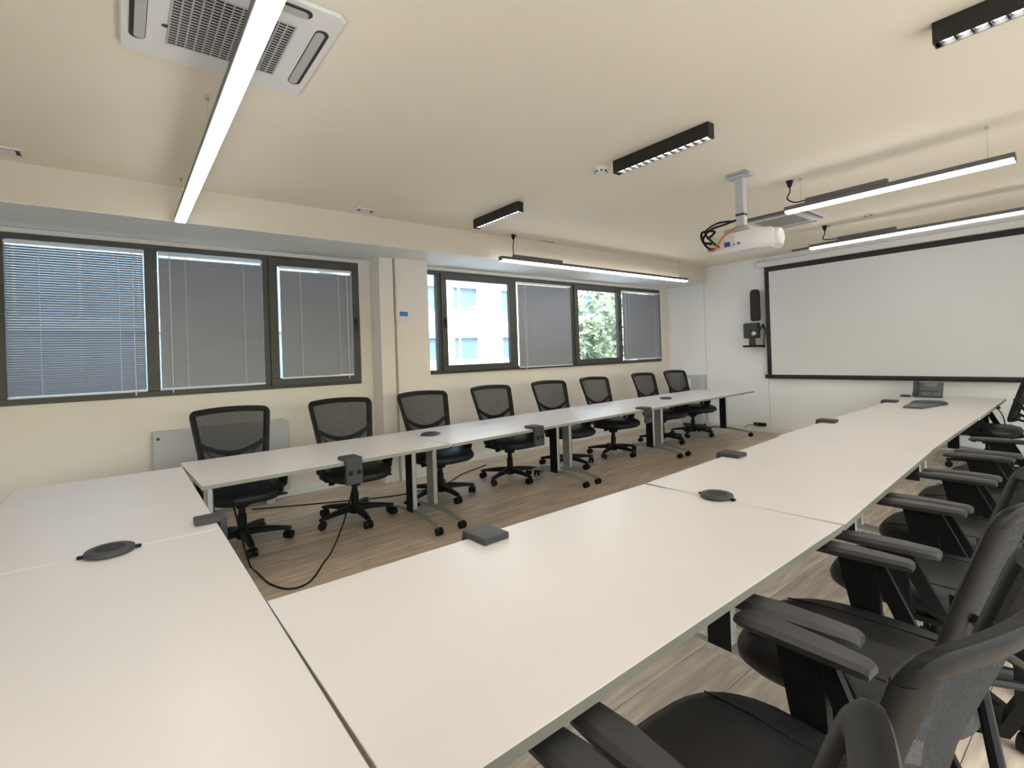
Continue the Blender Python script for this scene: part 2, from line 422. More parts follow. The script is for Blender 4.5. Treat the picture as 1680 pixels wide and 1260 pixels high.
# facade bays (x in world -> local x-15)
bays = [(8.0, 9.3), (9.6, 10.6), (10.75, 11.7), (12.4, 13.85), (15.05, 15.95), (17.0, 18.4), (19.6, 20.8), (21.0, 22.2), (22.5, 23.7), (24.2, 25.4)]
fm = MB()
zr = [(1.0, 2.3), (3.9, 5.2), (7.25, 8.35), (9.6, 10.75), (12.0, 13.2)]
zs = [0] + [v for a in zr for v in a] + [15]
for k in range(0, len(zs), 2): fm.box(-8, 11, 0, .35, zs[k], zs[k+1])
for a, b_ in zr:
    xs = [-8] + [v-15 for bay in bays for v in bay] + [11]
    for k in range(0, len(xs), 2): fm.box(xs[k], xs[k+1], 0, .35, a, b_)
bm.obj('wall', 'facade_grey', bl, 0); fm.obj('facade', 'facade', bl, 0)
for a, b_ in zr:
    for (u, v) in bays:
        wf = MB(); wf.box(u-15, v-15, .22, .28, a, b_)
        wo = wf.obj('window', 'out_glass', bl, 0)
        k = MB(); xm = u-15+(v-u)*.28
        k.box(xm-.05, xm+.05, .15, .23, a, b_); k.box(u-15, v-15, .12, .23, a, a+.06)
        k.obj('mullion', 'facade', wo, 0)
gb = thing('glass_building', 'blue glass office block seen through the half open blind', 'building', (-4, 19, -6))
BX(-12, 10, .2, 8, 0, 17).obj('core', 'facade_grey', gb, 0)
for k in range(6):
    BX(-12, 10, -.05, .2, k*3.1+2.35, k*3.1+2.75).obj('floor_band', 'facade' if k < 2 else 'blue_panel', gb, 0)
for k in range(6):
    for j in range(16):
        x = -12+j*1.375
        BX(x+.05, x+1.325, .1, .16, k*3.1-.35 if k else 0, k*3.1+2.35).obj('glazing', 'blue_glass', gb, 0)
def tree(label, x, y, h, rr, seed):
    rnd = random.Random(seed)
    t = thing('tree', label, 'tree', (x, y, -6), group='trees outside the far window')
    MB().tube([(0, 0, 0), (.1, 0, h*.3), (0, .1, h*.62)], [.2, .15, .08], 8).obj('trunk', 'bark', t)
    m = MB()
    for i in range(900):
        th = rnd.uniform(0, 2*PI); u = rnd.uniform(-1, 1); q = rnd.random()**.45
        c = Vector((rr*q*math.sqrt(1-u*u)*math.cos(th), rr*q*math.sqrt(1-u*u)*math.sin(th), h*.68 + u*q*h*.34))
        d = Vector((rnd.uniform(-1, 1), rnd.uniform(-1, 1), rnd.uniform(-1, 1))).normalized()*.2; e = d.orthogonal().normalized()*.13
        m.add([c-d, c+e, c+d, c-e], [(0, 1, 2, 3)])
    f = m.obj('foliage', 'leaf', t, 0); f['kind'] = 'stuff'
tree('leafy tree standing left in front of the far facade', 14.2, 13.0, 10.5, 1.5, 3)
tree('leafy tree standing right in front of the far facade', 17.0, 14.2, 11.0, 1.6, 5)

# ------------------------------------------------------------------ tables
TH, TT = .74, .027
def make_table(label, p0, p1, W, group):
    p0 = Vector((*p0, 0)); p1 = Vector((*p1, 0)); d = p1-p0; L = d.length-.004; a = math.atan2(d.y, d.x)
    c = (p0+p1)/2
    t = thing('meeting_table', label, 'table', (c.x, c.y, 0), a, group)
    BX(-L/2, L/2, -W/2, W/2, TH-TT, TH, b=.0015).obj('tabletop', 'tabletop', t, 0)
    for q in (-1, 1):
        BX(-L/2-.0008, L/2+.0008, q*(W/2+.0002), q*(W/2+.0012), TH-TT+.001, TH-.0015).obj('edge_band', 'table_edge_shaded', t, 0)
    u = MB(); u.box(-L/2+.13, L/2-.13, -.04, .04, TH-TT-.055, TH-TT, b=.004); u.box(-L/2+.07, -L/2+.13, -W*.36, W*.36, TH-TT-.035, TH-TT, b=.004); u.box(L/2-.13, L/2-.07, -W*.36, W*.36, TH-TT-.035, TH-TT, b=.004)
    u.obj('under_frame', 'black_plastic', t, 0)
    for s in (-1, 1):
        x = s*(L/2-.105)
        lg = MB(); lg.box(x-.022, x+.022, -.062, .062, .095, TH-TT-.035, b=.008)
        lo = lg.obj('leg', 'silver', t)
        BX(x-s*.022-s*.004, x-s*.0215, -.056, .056, .10, TH-TT-.036, b=.001).obj('cable_cover', 'black_plastic', lo, 0)
        for q in (-1, 1):
            secs = []
            for k in range(9):
                f = k/8; yy = q*(.01+.44*f); zz = .118-.050*f**1.7; hw = .024-.009*f; hh = .020-.008*f
                secs.append([(x-hw, yy, zz-hh), (x+hw, yy, zz-hh), (x+hw, yy, zz+hh*.4), (x+hw*.5, yy, zz+hh), (x-hw*.5, yy, zz+hh), (x-hw, yy, zz+hh*.4)])
            MB().strip(secs).obj('foot', 'silver', lo)
            k = MB(); k.cyl((x-.026, q*.445, .031), (x-.007, q*.445, .031), .031, n=14); k.cyl((x+.007, q*.445, .031), (x+.026, q*.445, .031), .031, n=14); k.box(x-.01, x+.01, q*.445-.016, q*.445+.016, .03, .072, b=.004)
            k.obj('caster', 'black_plastic', lo)
    return t
NG, FG, HG = 'tables of the row nearest the camera', 'tables of the row by the windows', 'tables of the head of the U'
nr = [(.3375, 1.206), (2.25, 1.224), (4.17, 1.338), (6.22, 1.412), (8.33, 1.485)]
nl = ['white meeting table in the foreground beside the head table', 'white meeting table second from the camera in the near row', 'white meeting table third along the near row', 'white meeting table carrying the desk phone at the far end']
for i in range(4):
    a, b_ = nr[i], nr[i+1]
    if i == 2: a, b_ = (a[0], a[1]+.012), (b_[0], b_[1]+.008)
    make_table(nl[i], a, b_, (.935, .94, .955, .955)[i], NG)
fr_ = [(.348, 3.998), (2.12, 4.06), (4.0, 4.20), (5.95, 4.31), (8.12, 4.41)]
fl_ = ['white meeting table by the windows next to the head table', 'white meeting table second from the head table by the windows', 'white meeting table third from the head table by the windows', 'white meeting table at the screen end of the window row']
for i in range(4): make_table(fl_[i], fr_[i], fr_[i+1], .955, FG)
make_table('white head table nearest the window wall', (-.102, 2.556), (-.102, 4.30), .868, HG)
make_table('white head table in the lower left foreground', (-.102, .62), (-.102, 2.552), .868, HG)

# ------------------------------------------------------------------ office chairs
def back_pt(x, z, off=0.0):
    """point on the backrest surface"""
    k = (z-.56)/.54
    y = -.225 - .165*k - .03*k*k + .075*(x/.31)**2 - off
    return Vector((x, y, z))
def make_chair():
    t = thing('office_chair', 'black mesh office chair', 'chair')
    # seat
    def sec(hw, hd, z, n=36, e=3.2, tilt=0):
        out = []
        for i in range(n):
            a = 2*PI*i/n; c, s = math.cos(a), math.sin(a)
            x = hw*math.copysign(abs(c)**(2/e), c); y = hd*math.copysign(abs(s)**(2/e), s)
            zz = z - (.022*max(0, y-.12)/.2 if y > .12 else 0) + tilt*abs(x)
            out.append((x, y+.045, zz))
        return out
    secs = [sec(.19, .22, .405), sec(.258, .285, .418), sec(.282, .315, .445), sec(.285, .318, .470), sec(.272, .303, .496), sec(.24, .265, .508), sec(.15, .16, .512), sec(.01, .01, .512)]
    st = MB().strip(secs).obj('seat', 'leather', t, 60)
    for s in (-1, 1):
        pts = [(s*.172, y_, .5115 - (.022*max(0, y_-.165)/.2)) for y_ in (-.18, -.05, .08, .165, .24, .30)]
        MB().tube(pts, .0025, 6).obj('seam', 'black_plastic', st)
    # backrest frame loop
    def outline(n=14):
        P = []
        xt, xb, zt, zb, r = .305, .255, 1.095, .585, .05
        def arc(cx, cz, a0, a1, rr): 
            for i in range(7):
                a = a0+(a1-a0)*i/6; P.append((cx+rr*math.cos(a), cz+rr*math.sin(a)))
        for i in range(n): P.append((xb+.002+(xt-xb)*i/n, zb+r+(zt-zb-2*r-.008)*i/n))
        arc(xt-r, zt-r-.008, 0, PI/2, r)
        for i in range(1, n):
            f = i/n; x = (xt-r)*(1-2*f); P.append((x, zt-.008+.012*(1-(x/(xt-r))**2)))
        arc(-(xt-r), zt-r-.008, PI/2, PI, r)
        for i in range(n): P.append((-(xb+.002+(xt-xb)*(1-i/n)), zb+r+(zt-zb-2*r-.008)*(1-i/n)))
        arc(-(xb-r), zb+r, PI, 1.5*PI, r)
        for i in range(1, n): P.append((-(xb-r)*(1-2*i/n), zb))
        arc(xb-r, zb+r, 1.5*PI, 2*PI, r)
        return P
    P = outline(); m = len(P); secs = []
    for i in range(m):
        x, z = P[i]; xa, za = P[i-1]; xb, zb = P[(i+1) % m]
        tx, tz = xb-xa, zb-za; l = math.hypot(tx, tz); nx, nz = -tz/l, tx/l   # inward (ccw)
        wdt = .047
        pr = []
        for (u, d) in ((0, .006), (.012, .016), (wdt-.006, .016), (wdt, .008), (wdt, -.006), (wdt-.008, -.016), (.010, -.016), (0, -.008)):
            p = back_pt(x+nx*u, z+nz*u); p.y += d; pr.append(p)
        secs.append(pr)
    MB().strip(secs, closed=True).obj('backrest_frame', 'black_plastic', t, 50)
    # mesh panel
    g = MB(); nx, nz = 12, 12; vs = []; fs = []
    for j in range(nz+1):
        z = .60 + (1.075-.60)*j/nz; hw = .262 + (.30-.262)*((z-.585)/.51) - .02
        for i in range(nx+1): vs.append(back_pt(-hw+2*hw*i/nx, z)+Vector((0, .006, 0)))
    for j in range(nz):
        for i in range(nx): k = j*(nx+1)+i; fs.append((k, k+1, k+nx+2, k+nx+1))
    g.add(vs, fs); g.obj('mesh_panel', 'mesh_fabric', t, 60)
    # lumbar arc behind the mesh
    secs = []
    for i in range(15):
        f = -1+2*i/14; x = .255*f; z = .715+.105*abs(f)**1.9
        c = back_pt(x, z, -.016); hh = .020
        secs.append([c+Vector((0, .010, -hh)), c+Vector((0, .010, hh)), c+Vector((0, -.012, hh*.7)), c+Vector((0, -.012, -hh*.7))])
    MB().strip(secs).obj('lumbar_bar', 'black_plastic', t, 50)
    # spine from under the seat
    pts = [(0, -.06, .40), (0, -.20, .405), (0, -.31, .43), (0, -.345, .50), (0, -.345, .60), (0, -.335, .70)]
    secs = []
    for i, p in enumerate(pts):
        hw = (.06, .055, .05, .045, .042, .05)[i]; a = Vector(pts[max(0, i-1)]); b_ = Vector(pts[min(5, i+1)]); d = (b_-a).normalized(); nn = Vector((0, -d.z, d.y))*.016; c = Vector(p)
        secs.append([c+Vector((-hw, 0, 0))+nn, c+Vector((hw, 0, 0))+nn, c+Vector((hw, 0, 0))-nn, c+Vector((-hw, 0, 0))-nn])
    sp = MB().strip(secs).obj('spine', 'black_plastic', t)
    br = MB()
    for s in (-1, 1):
        a = Vector((s*.03, -.35, .56)); b_ = back_pt(s*.228, .63, .020); c = back_pt(s*.240, .79, .020)
        br.tube([a, (a+b_)/2+Vector((0, -.01, 0)), b_], .012, 8); br.tube([a+Vector((0, 0, .05)), (a+c)/2+Vector((0, -.012, 0)), c], .012, 8)
    br.obj('bracket', 'black_plastic', sp)
    # arms
    for s in (-1, 1):
        x = s*.318
        ar = MB()
        # front plate and rear strut, joining under the pad
        def plate(y0a, y0b, y1a, y1b, xo0, xo1, th):
            q = []
            for (ya, yb, xo, z) in ((y0a, y0b, xo0, .40), (y0a+(y1a-y0a)*.25, y0b+(y1b-y0b)*.25, xo0*.2+xo1*.8, .455), (y1a, y1b, xo1, .664)):
                q.append([(xo-th, ya, z), (xo+th, ya, z), (xo+th, yb, z), (xo-th, yb, z)])
            return q
        ar.strip(plate(.02, .10, .045, .165, s*.25, x, .015))
        ar.strip(plate(-.115, -.055, .02, .075, s*.25, x, .011))
        ar.box(min(s*.15, s*.285), max(s*.15, s*.285), -.11, .09, .396, .418, b=.005)
        ao = ar.obj('armrest', 'black_plastic', t)
        pad = []
        for (yy, hw, zt_) in ((-.065, .026, .690), (-.05, .033, .696), (.04, .041, .698), (.16, .047, .697), (.255, .043, .692), (.278, .031, .684)):
            pad.append([(x-hw, yy, .668), (x+hw, yy, .668), (x+hw*1.04, yy, zt_-.012), (x+hw*.72, yy, zt_), (x-hw*.72, yy, zt_), (x-hw*1.04, yy, zt_-.012)])
        MB().strip(pad).obj('arm_pad', 'pad_plastic', ao, 28)
    # mechanism, lever, column, base
    mc = MB(); mc.box(-.10, .10, -.13, .13, .355, .405, b=.012); mc.box(-.045, .045, -.05, .05, .31, .36, b=.01); mc.obj('tilt_mechanism', 'black_plastic', t)
    lv = MB(); lv.cyl((-.10, .06, .375), (-.27, .07, .372), .007, n=8); lv.box(-.33, -.25, .05, .092, .364, .379, b=.005); lv.cyl((.10, .06, .375), (.20, .06, .375), .007, n=8); lv.cyl((.20, .06, .375), (.245, .06, .375), .017, n=10)
    lv.obj('lever', 'black_plastic', t)
    MB().lathe((0, 0, 0), [(.018, .13), (.034, .13), (.034, .25), (.026, .255), (.026, .33), (.018, .335)], 16).obj('gas_column', 'black_plastic', t)
    MB().lathe((0, 0, 0), [(.03, .055), (.045, .06), (.06, .085), (.06, .13), (.045, .145), (.03, .147)], 20).obj('base_hub', 'black_plastic', t)
    for k in range(5):
        a = 2*PI*k/5 + .31; c, s = math.cos(a), math.sin(a)
        secs = []
        for (r, hw, zb, zt_) in ((.03, .032, .085, .142), (.12, .030, .088, .137), (.24, .025, .085, .122), (.335, .022, .078, .104), (.362, .016, .076, .098)):
            pr = []
            for (u, z) in ((-hw, zb), (hw, zb), (hw, zt_-.012), (hw*.55, zt_), (-hw*.55, zt_), (-hw, zt_-.012)): pr.append((c*r-s*u, s*r+c*u, z))
            secs.append(pr)
        lo = MB().strip(secs).obj('base_leg', 'black_plastic', t)
        cx, cy = c*.34, s*.34; b_ = a*1.7+.6; ux, uy = math.cos(b_), math.sin(b_)
        w_ = MB()
        for q in (-1, 1): w_.cyl((cx+ux*q*.008, cy+uy*q*.008, .034), (cx+ux*q*.032, cy+uy*q*.032, .034), .034, n=14)
        w_.cyl((cx, cy, .03), (cx, cy, .085), .012, n=8)
        w_.obj('caster', 'black_plastic', lo)
    return t
proto = make_chair()
far_ch = [(.745, 4.54, 181, 'black mesh office chair nearest the head table on the window side'),
          (1.672, 4.53, 178, 'black mesh office chair second from the head table on the window side'),
          (2.61, 4.585, 180, 'black mesh office chair third on the window side, in front of the pier'),
          (3.59, 4.65, 181, 'black mesh office chair fourth on the window side under the sash with the view'),
          (4.55, 4.66, 178, 'black mesh office chair fifth from the head table on the window side'),
          (5.50, 4.69, 180, 'black mesh office chair sixth from the head table on the window side'),
          (6.72, 4.72, 182, 'black mesh office chair second from the screen on the window side'),
          (7.62, 4.74, 178, 'black mesh office chair nearest the screen on the window side')]
near_ch = [(.352, .54, 0, 0, 'black office chair whose backrest corner only shows at the bottom edge'),
           (1.085, .50, -4, 0, 'black office chair in the foreground turned slightly, its seat under the table edge'),
           (1.84, .555, 3, 0, 'black office chair second in the right hand row'),
           (2.66, .55, 3, 0, 'black office chair third in the right hand row'),
           (3.39, .56, 0, 0, 'black office chair fourth in the right hand row'),
           (4.16, .57, 2, 0, 'black office chair fifth in the right hand row'),
           (4.98, .57, 2, 0, 'black office chair sixth in the right hand row'),
           (7.5, 1.06, 0, 0, 'black office chair pushed in at the far end of the right hand row')]
first = True
for x, y_, rz, lab in far_ch:
    o = proto if first else copy_tree(proto)
    first = False
    o.location = (x, y_, 0); o.rotation_euler = (0, 0, R(rz)); o['label'] = lab; o['group'] = 'chairs on the window side'
for x, y_, rz, up, lab in near_ch:
    o = copy_tree(proto); o.location = (x, y_, 0); o.rotation_euler = (0, 0, R(rz)); o['label'] = lab; o['group'] = 'chairs of the right hand row'
    if up:
        for ch in o.children:
            n = ch.name.split('.')[0]
            if n not in ('base_leg', 'base_hub', 'gas_column'): ch.location.z = up

# ------------------------------------------------------------------ things on the tables
def socket_box(label, x, y_, rz, drop=True, s=1.0):
    t = thing('power_socket_box', label, 'socket box', (x, y_, TH), R(rz), 'clip-on socket boxes on the tables')
    # local +y points to the table middle, the edge is at y = 0
    BX(-.062*s, .062*s, -.036, .115*s, .0005, .026, b=.004).obj('top_cover', 'charcoal', t, 0)
    BX(-.062*s, .062*s, -.040, -.006, -.165, .010, b=.005).obj('hanging_panel', 'charcoal', t, 0)
    for q in (-.03, .03): MB().lathe((q*s, -.0402, -.08), [(.019, 0), (.019, -.002), (.015, -.0025)], 14, 'y').obj('socket', 'black_plastic', t)
    return t
def far_front(x):   # y of the window row's room-side edge
    for a, b_ in zip(fr_[:-1], fr_[1:]):
        if a[0] <= x <= b_[0]: f = (x-a[0])/(b_[0]-a[0]); return a[1]+(b_[1]-a[1])*f-.4785
def near_inner(x):
    for i, (a, b_) in enumerate(zip(nr[:-1], nr[1:])):
        if a[0] <= x <= b_[0]: f = (x-a[0])/(b_[0]-a[0]); return a[1]+(b_[1]-a[1])*f+((.4675, .470, .4875, .4785)[i])
for x, lab in ((1.30, 'dark socket box clipped to the window row by the second chair'), (3.17, 'dark socket box clipped to the middle of the window row'), (5.06, 'dark socket box clipped to the window row nearest the screen')):
    socket_box(lab, x, far_front(x)-.002, 3)
for x, lab in ((1.13, 'dark square socket box on the foreground table edge'), (3.20, 'dark socket box on the inner edge of the second near table'), (5.16, 'dark socket box on the inner edge of the third near table'), (7.30, 'small dark socket box near the desk phone')):
    socket_box(lab, x, near_inner(x)+.002, 183)
socket_box('dark socket box clipped to the head table edge', .334, 2.70, 90, s=.75)
def puck(label, x, y_, r=.078, ang=0.0):
    t = thing('microphone_puck', label, 'microphone', (x, y_, TH), ang, 'round table microphones')
    MB().lathe((0, 0, .0005), [(r*.80, 0), (r*.98, .006), (r, .012), (r*.97, .018), (r*.90, .021), (r*.3, .022)], 32).obj('body', 'charcoal', t, 40)
    MB().lathe((0, 0, .0222), [(r*.62, 0), (r*.62, .0008), (r*.55, .001)], 28).obj('speaker_grille', 'speaker_cloth', t, 40)
    m = MB(); m.box(r*.93, r*1.22, -.01, .01, .002, .012, b=.003); m.box(-r*1.22, -r*.93, -.01, .01, .002, .012, b=.003); m.obj('cable_plug', 'black_plastic', t)
    return t
puck('round dark microphone puck on the head table', -.05, 2.535, .082, 0)
puck('round dark microphone puck on the foreground table joint', 2.262, 1.292, .076, PI/2)
puck('round dark microphone puck on the window row by the pier', 2.27, 4.15, .085, 0)
puck('round dark microphone puck on the window row near the screen', 6.30, 4.35, .085, 0)
puck('small dark microphone puck left of the desk phone', 8.12, 1.93, .06, 0)
# desk phone
t = thing('desk_phone', 'dark grey desk phone with handset and keypad', 'phone', (8.08, 1.70, TH), R(-88))
# local +x to the right as seen from the room (-Y world), local y away
def tiltM(a): return Matrix.Rotation(a, 4, 'X')
Mt = Matrix.Translation((0, .0, .012)) @ tiltM(R(62))
MB().box(-.15, .15, 0, .205, -.03, 0, b=.008, M=Mt).obj('body', 'phone_grey', t, 0)
m = MB(); m.box(-.12, .12, .03, .10, -.115, -.02, b=.006, M=Matrix.Translation((0, 0, .12))); m.obj('stand', 'phone_grey', t, 0)
hs = MB()
hs.box(-.142, -.088, .01, .20, .008, .030, b=.008, M=Mt); hs.box(-.146, -.084, .005, .055, 0, .034, b=.009, M=Mt); hs.box(-.146, -.084, .155, .207, 0, .034, b=.009, M=Mt)
hs.obj('handset', 'charcoal', t, 0)
MB().box(-.03, .09, .135, .185, 0, .003, b=.001, M=Mt).obj('display', 'lcd', t, 0)
for i in range(4):
    for j in range(3): MB().box(-.055+j*.032, -.031+j*.032, .02+i*.025, .036+i*.025, 0, .004, b=.001, M=Mt).obj('key', 'key_grey', t, 0)
for i in range(4): MB().box(.06, .13, .02+i*.025, .033+i*.025, 0, .003, b=.001, M=Mt).obj('line_key', 'key_grey', t, 0)
# speakerphone in front of it
t = thing('speakerphone', 'dark flat conference speakerphone in front of the desk phone', 'speakerphone', (7.12, 1.52, TH), R(0))
MB().prism([(-.42, -.07), (-.42, .10), (-.05, .13), (.10, .12), (.10, -.14), (-.05, -.13)], .0005, .022, b=.008).obj('body', 'phone_grey', t, 0)
MB().lathe((.14, -.01, .0005), [(.14, 0), (.165, .008), (.165, .022), (.14, .034), (.03, .038)], 32).obj('speaker_dome', 'charcoal', t, 40)
for i in range(3): BX(-.38+i*.09, -.32+i*.09, -.035, .06, .021, .025, b=.001).obj('button', 'key_grey', t, 0)

# ------------------------------------------------------------------ lamps
def pendant(label, axis, fixed, a0, a1, zb, susp, gear=None, plug=None, wd=.078, stub=None):
    """linear profile lamp; axis 'x' or 'y'"""
    c = ((a0+a1)/2, fixed, zb) if axis == 'x' else (fixed, (a0+a1)/2, zb)
    t = thing('linear_pendant_lamp', label, 'lamp', c, 0 if axis == 'x' else PI/2, 'linear pendant lamps')
    L = abs(a1-a0); mid = (a0+a1)/2
    h = MB(); h.box(-L/2, L/2, -wd/2, wd/2, .022, .058, b=.003); h.box(-L/2-.004, -L/2, -wd/2, wd/2, .004, .058); h.box(L/2, L/2+.004, -wd/2, wd/2, .004, .058)
    h.obj('profile', 'gear_grey', t, 0)
    BX(-L/2, L/2, -wd/2+.003, wd/2-.003, 0, .0218, b=.004).obj('diffuser', 'lamp_on', t, 0)
    for s in susp:
        q = s-mid
        k = MB(); k.cyl((q, 0, .058), (q, 0, ZC-zb-.02), .0022, n=6); k.cyl((q, 0, ZC-zb-.025), (q, 0, ZC-zb-.0005), .012, n=12); k.obj('suspension_wire', 'chrome', t)
    if gear: BX(gear[0]-mid, gear[1]-mid, -.022, .022, .058, .098, b=.004).obj('driver_box', 'gear_grey', t, 0)
    if plug is not None:
        q = plug-mid; zt = ZC-zb
        e = (gear[0] if abs(gear[0]-plug) < abs(gear[1]-plug) else gear[1])-mid
        MB().tube(smooth_path([(q, 0, zt-.05), (q, 0, zt-.10), (q-(e-q)*.15, .01, zt-.16), (q+(e-q)*.3, 0, .09), (e, 0, .085)]), .006, 8).obj('power_cord', 'black_plastic', t)
        MB().lathe((q, 0, zt-.062), [(.008, 0), (.016, .01), (.03, .058), (.03, .0615)], 14).obj('ceiling_plug', 'black_plastic', t)
    if stub: BX(stub[0]-mid, stub[1]-mid, -.008, .008, .015, .04, b=.002).obj('link_rod', 'gear_grey', t, 0)
    return t
pendant('long bright linear lamp crossing in front of the ceiling air conditioner', 'y', .418, -1.4, 4.87, 2.645, [4.72, 3.187, .2, -1.2])
pendant('long linear lamp hanging along the beam above the far window', 'x', 4.83, 3.69, 7.70, 2.62, [3.95, 7.5], (3.89, 4.73), 3.90)
pendant('linear lamp hanging to the right of the projector', 'y', 4.84, .50, 1.985, 2.675, [.635, 1.858], (1.215, 1.82), 1.95, stub=(1.985, 2.35))
pendant('linear lamp hanging close in front of the screen', 'y', 7.07, .30, 2.62, 2.70, [.5, 2.40], (1.71, 2.31), 2.45, stub=(2.62, 2.85))
pendant('added unseen linear lamp brightening the room from its rear side', 'x', -1.0, .9, 4.4, 2.62, [1.1, 4.1], (1.2, 2.0), 1.1)  # extra lamp, added out of view to lift the room's brightness
def spot_bar(label, x, y0, y1):
    t = thing('black_spot_bar', label, 'ceiling lamp', (x, (y0+y1)/2, ZC), 0, 'black surface lamps on the ceiling')
    L = y1-y0; h = MB()
    h.box(-.035, .035, -L/2, L/2, -.03, -.0005); h.box(-.035, -.030, -L/2, L/2, -.10, -.03); h.box(.030, .035, -L/2, L/2, -.10, -.03); h.box(-.03, .03, -L/2, -L/2+.006, -.10, -.03); h.box(-.03, .03, L/2-.006, L/2, -.10, -.03)
    n = 13
    for i in range(n+1):
        yy = -L/2+.02+(L-.04)*i/n; h.box(-.03, .03, yy-.004, yy+.004, -.092, -.03)
    h.obj('housing', 'dark_metal', t, 0)
    ml = MB().lathe((0, 0, -.088), [(.013, 0), (.022, .004), (.022, .012)], 12).mesh('led_lens', 'led_on')
    for i in range(n):
        yy = -L/2+.02+(L-.04)*(i+.5)/n
        o = link('led_lens', ml, t); o.location = (0, yy, 0)
    return t
spot_bar('short black spot bar nearest the beam', 3.125, 3.74, 4.52)
spot_bar('black spot bar beside the smoke detector', 3.125, 1.735, 2.545)
spot_bar('black spot bar cut by the upper right corner', 3.085, -.22, .575)

# ------------------------------------------------------------------ ceiling things
def cassette(label, cx, cy, sx, sy, rz=0):
    t = thing('ceiling_air_conditioner', label, 'air conditioner', (cx, cy, ZC), rz, 'ceiling cassette air conditioners')
    hx, hy = sx/2, sy/2
    MB().prism([(-hx+.03, -hy), (hx-.03, -hy), (hx, -hy+.03), (hx, hy-.03), (hx-.03, hy), (-hx+.03, hy), (-hx, hy-.03), (-hx, -hy+.03)], -.034, -.0005, b=.012).obj('panel', 'ac_white', t, 0)
    BX(-.222, .222, -.222, .222, -.0365, -.0335).obj('intake_recess', 'grille_dark', t, 0)
    g = MB(); n = 13
    for i in range(n+1):
        u = -.222+.444*i/n; g.box(u-.003, u+.003, -.226, .226, -.044, -.0365)
    for i in range(22):
        u = -.222+.444*i/21; g.box(-.226, .226, u-.0018, u+.0018, -.043, -.037)
    frame = g; g.obj('intake_grille', 'grille_white', t, 0)
    for k in (0, 2, 3):
        M = Matrix.Rotation(k*PI/2, 4, 'Z'); d = (hx if k % 2 == 0 else hy)-.065
        def stadium(w_, l):
            P = []
            for i in range(9): a = -PI/2+PI*i/8; P.append((w_*math.cos(a)*0+w_*math.sin(a), l+w_*math.cos(a)))
            for i in range(9): a = PI/2+PI*i/8; P.append((w_*math.sin(a), -l+w_*math.cos(a)))
            return P
        s1 = MB(); q = [(x+d, y_) for x, y_ in stadium(.030, .23)]
        s1.strip([[M @ Vector((x, y_, -.0385)) for x, y_ in q], [M @ Vector((x, y_, -.0338)) for x, y_ in q]])
        so = s1.obj('air_slot', 'grille_dark', t, 0)
        s2 = MB(); q = [(x+d-.007, y_) for x, y_ in stadium(.020, .225)]
        s2.strip([[M @ Vector((x, y_, -.046)) for x, y_ in q], [M @ Vector((x, y_, -.0386)) for x, y_ in q]])
        s2.obj('louver', 'grille_white', so, 0)
    MB().lathe((-hx+.16, hy-.30, -.0355), [(.008, 0), (.014, .001)], 12).obj('indicator', 'charcoal', t)
    t.scale = (1, 1, .6)
    return t
cassette('white ceiling air conditioner cassette behind the long lamp', .425, 2.50, .79, .79)
cassette('white ceiling air conditioner cassette behind the projector', 6.25, 2.62, .80, .80)
t = thing('smoke_detector', 'white round smoke detector beside the black spot bar', 'smoke detector', (3.125, 2.70, ZC))
MB().lathe((0, 0, 0), [(.035, -.045), (.045, -.043), (.052, -.03), (.058, -.012), (.06, -.0005)], 24).obj('body', 'ac_white', t)
m = MB()
for i in range(8): m.box(-.054, -.047, -.008, .008, -.040, -.028, M=Matrix.Rotation(i*PI/4, 4, 'Z'))
m.obj('inlet_slot', 'grille_dark', t)
def vent(label, x, y_, lx, ly, n=2):
    t = thing('ceiling_vent', label, 'vent', (x, y_, ZC), 0, 'small vents in the ceiling')
    f = MB(); f.box(-lx/2, lx/2, -ly/2, -ly/2+.02, -.012, -.0005); f.box(-lx/2, lx/2, ly/2-.02, ly/2, -.012, -.0005); f.box(-lx/2, -lx/2+.02, -ly/2+.02, ly/2-.02, -.012, -.0005); f.box(lx/2-.02, lx/2, -ly/2+.02, ly/2-.02, -.012, -.0005)
    f.obj('frame', 'cream', t, 0)
    BX(-lx/2+.02, lx/2-.02, -ly/2+.02, ly/2-.02, -.003, -.0005).obj('opening', 'grille_dark', t, 0)
    BX(-lx/2+.045, lx/2-.045, -ly/2+.045, ly/2-.045, -.011, -.0035, b=.003).obj('blade', 'cream', t, 0)
vent('square ceiling vent near the beam above the pier', 1.97, 4.80, .20, .15)
vent('square ceiling vent at the left edge near the beam', -.58, 4.74, .20, .17)
vent('small ceiling vent above the window lamp', 4.50, 4.86, .26, .09)
vent('small ceiling vent between the two right hand lamps', 6.95, 1.95, .16, .12)

# projector
t = thing('projector_mount', 'grey ceiling pole mount carrying the projector', 'mount', (4.27, 2.12, ZC))
m = MB(); m.box(-.09, .09, -.09, .09, -.008, -.0005, b=.002); m.box(-.045, .045, -.10, .10, -.035, -.008, b=.004); m.obj('ceiling_plate', 'convector', t, 0)
BX(-.032, .032, -.036, .036, -.454, -.035, b=.006).obj('pole', 'convector', t, 0)
BX(-.034, .034, -.038, .038, -.365, -.345, b=.002).obj('joint', 'charcoal', t, 0)
t = thing('projector', 'white ceiling projector with cables plugged into its back', 'projector', (4.36, 2.13, 2.30))
MB().prism([(-.17, -.17), (-.10, -.27), (.10, -.27), (.17, -.20), (.17, .26), (-.17, .26)], 0, .165, b=.03).obj('body', 'ac_white', t, 40)
m = MB().box(-.12, .12, -.09, .15, .165, .215, b=.015); m.obj('top_bracket', 'convector', t, 0)
m = MB().lathe((-.01, -.255, .085), [(.03, -.055), (.065, -.045), (.078, -.015), (.078, .02)], 28, 'y'); m.obj('lamp_cover', 'ac_white', t, 40)
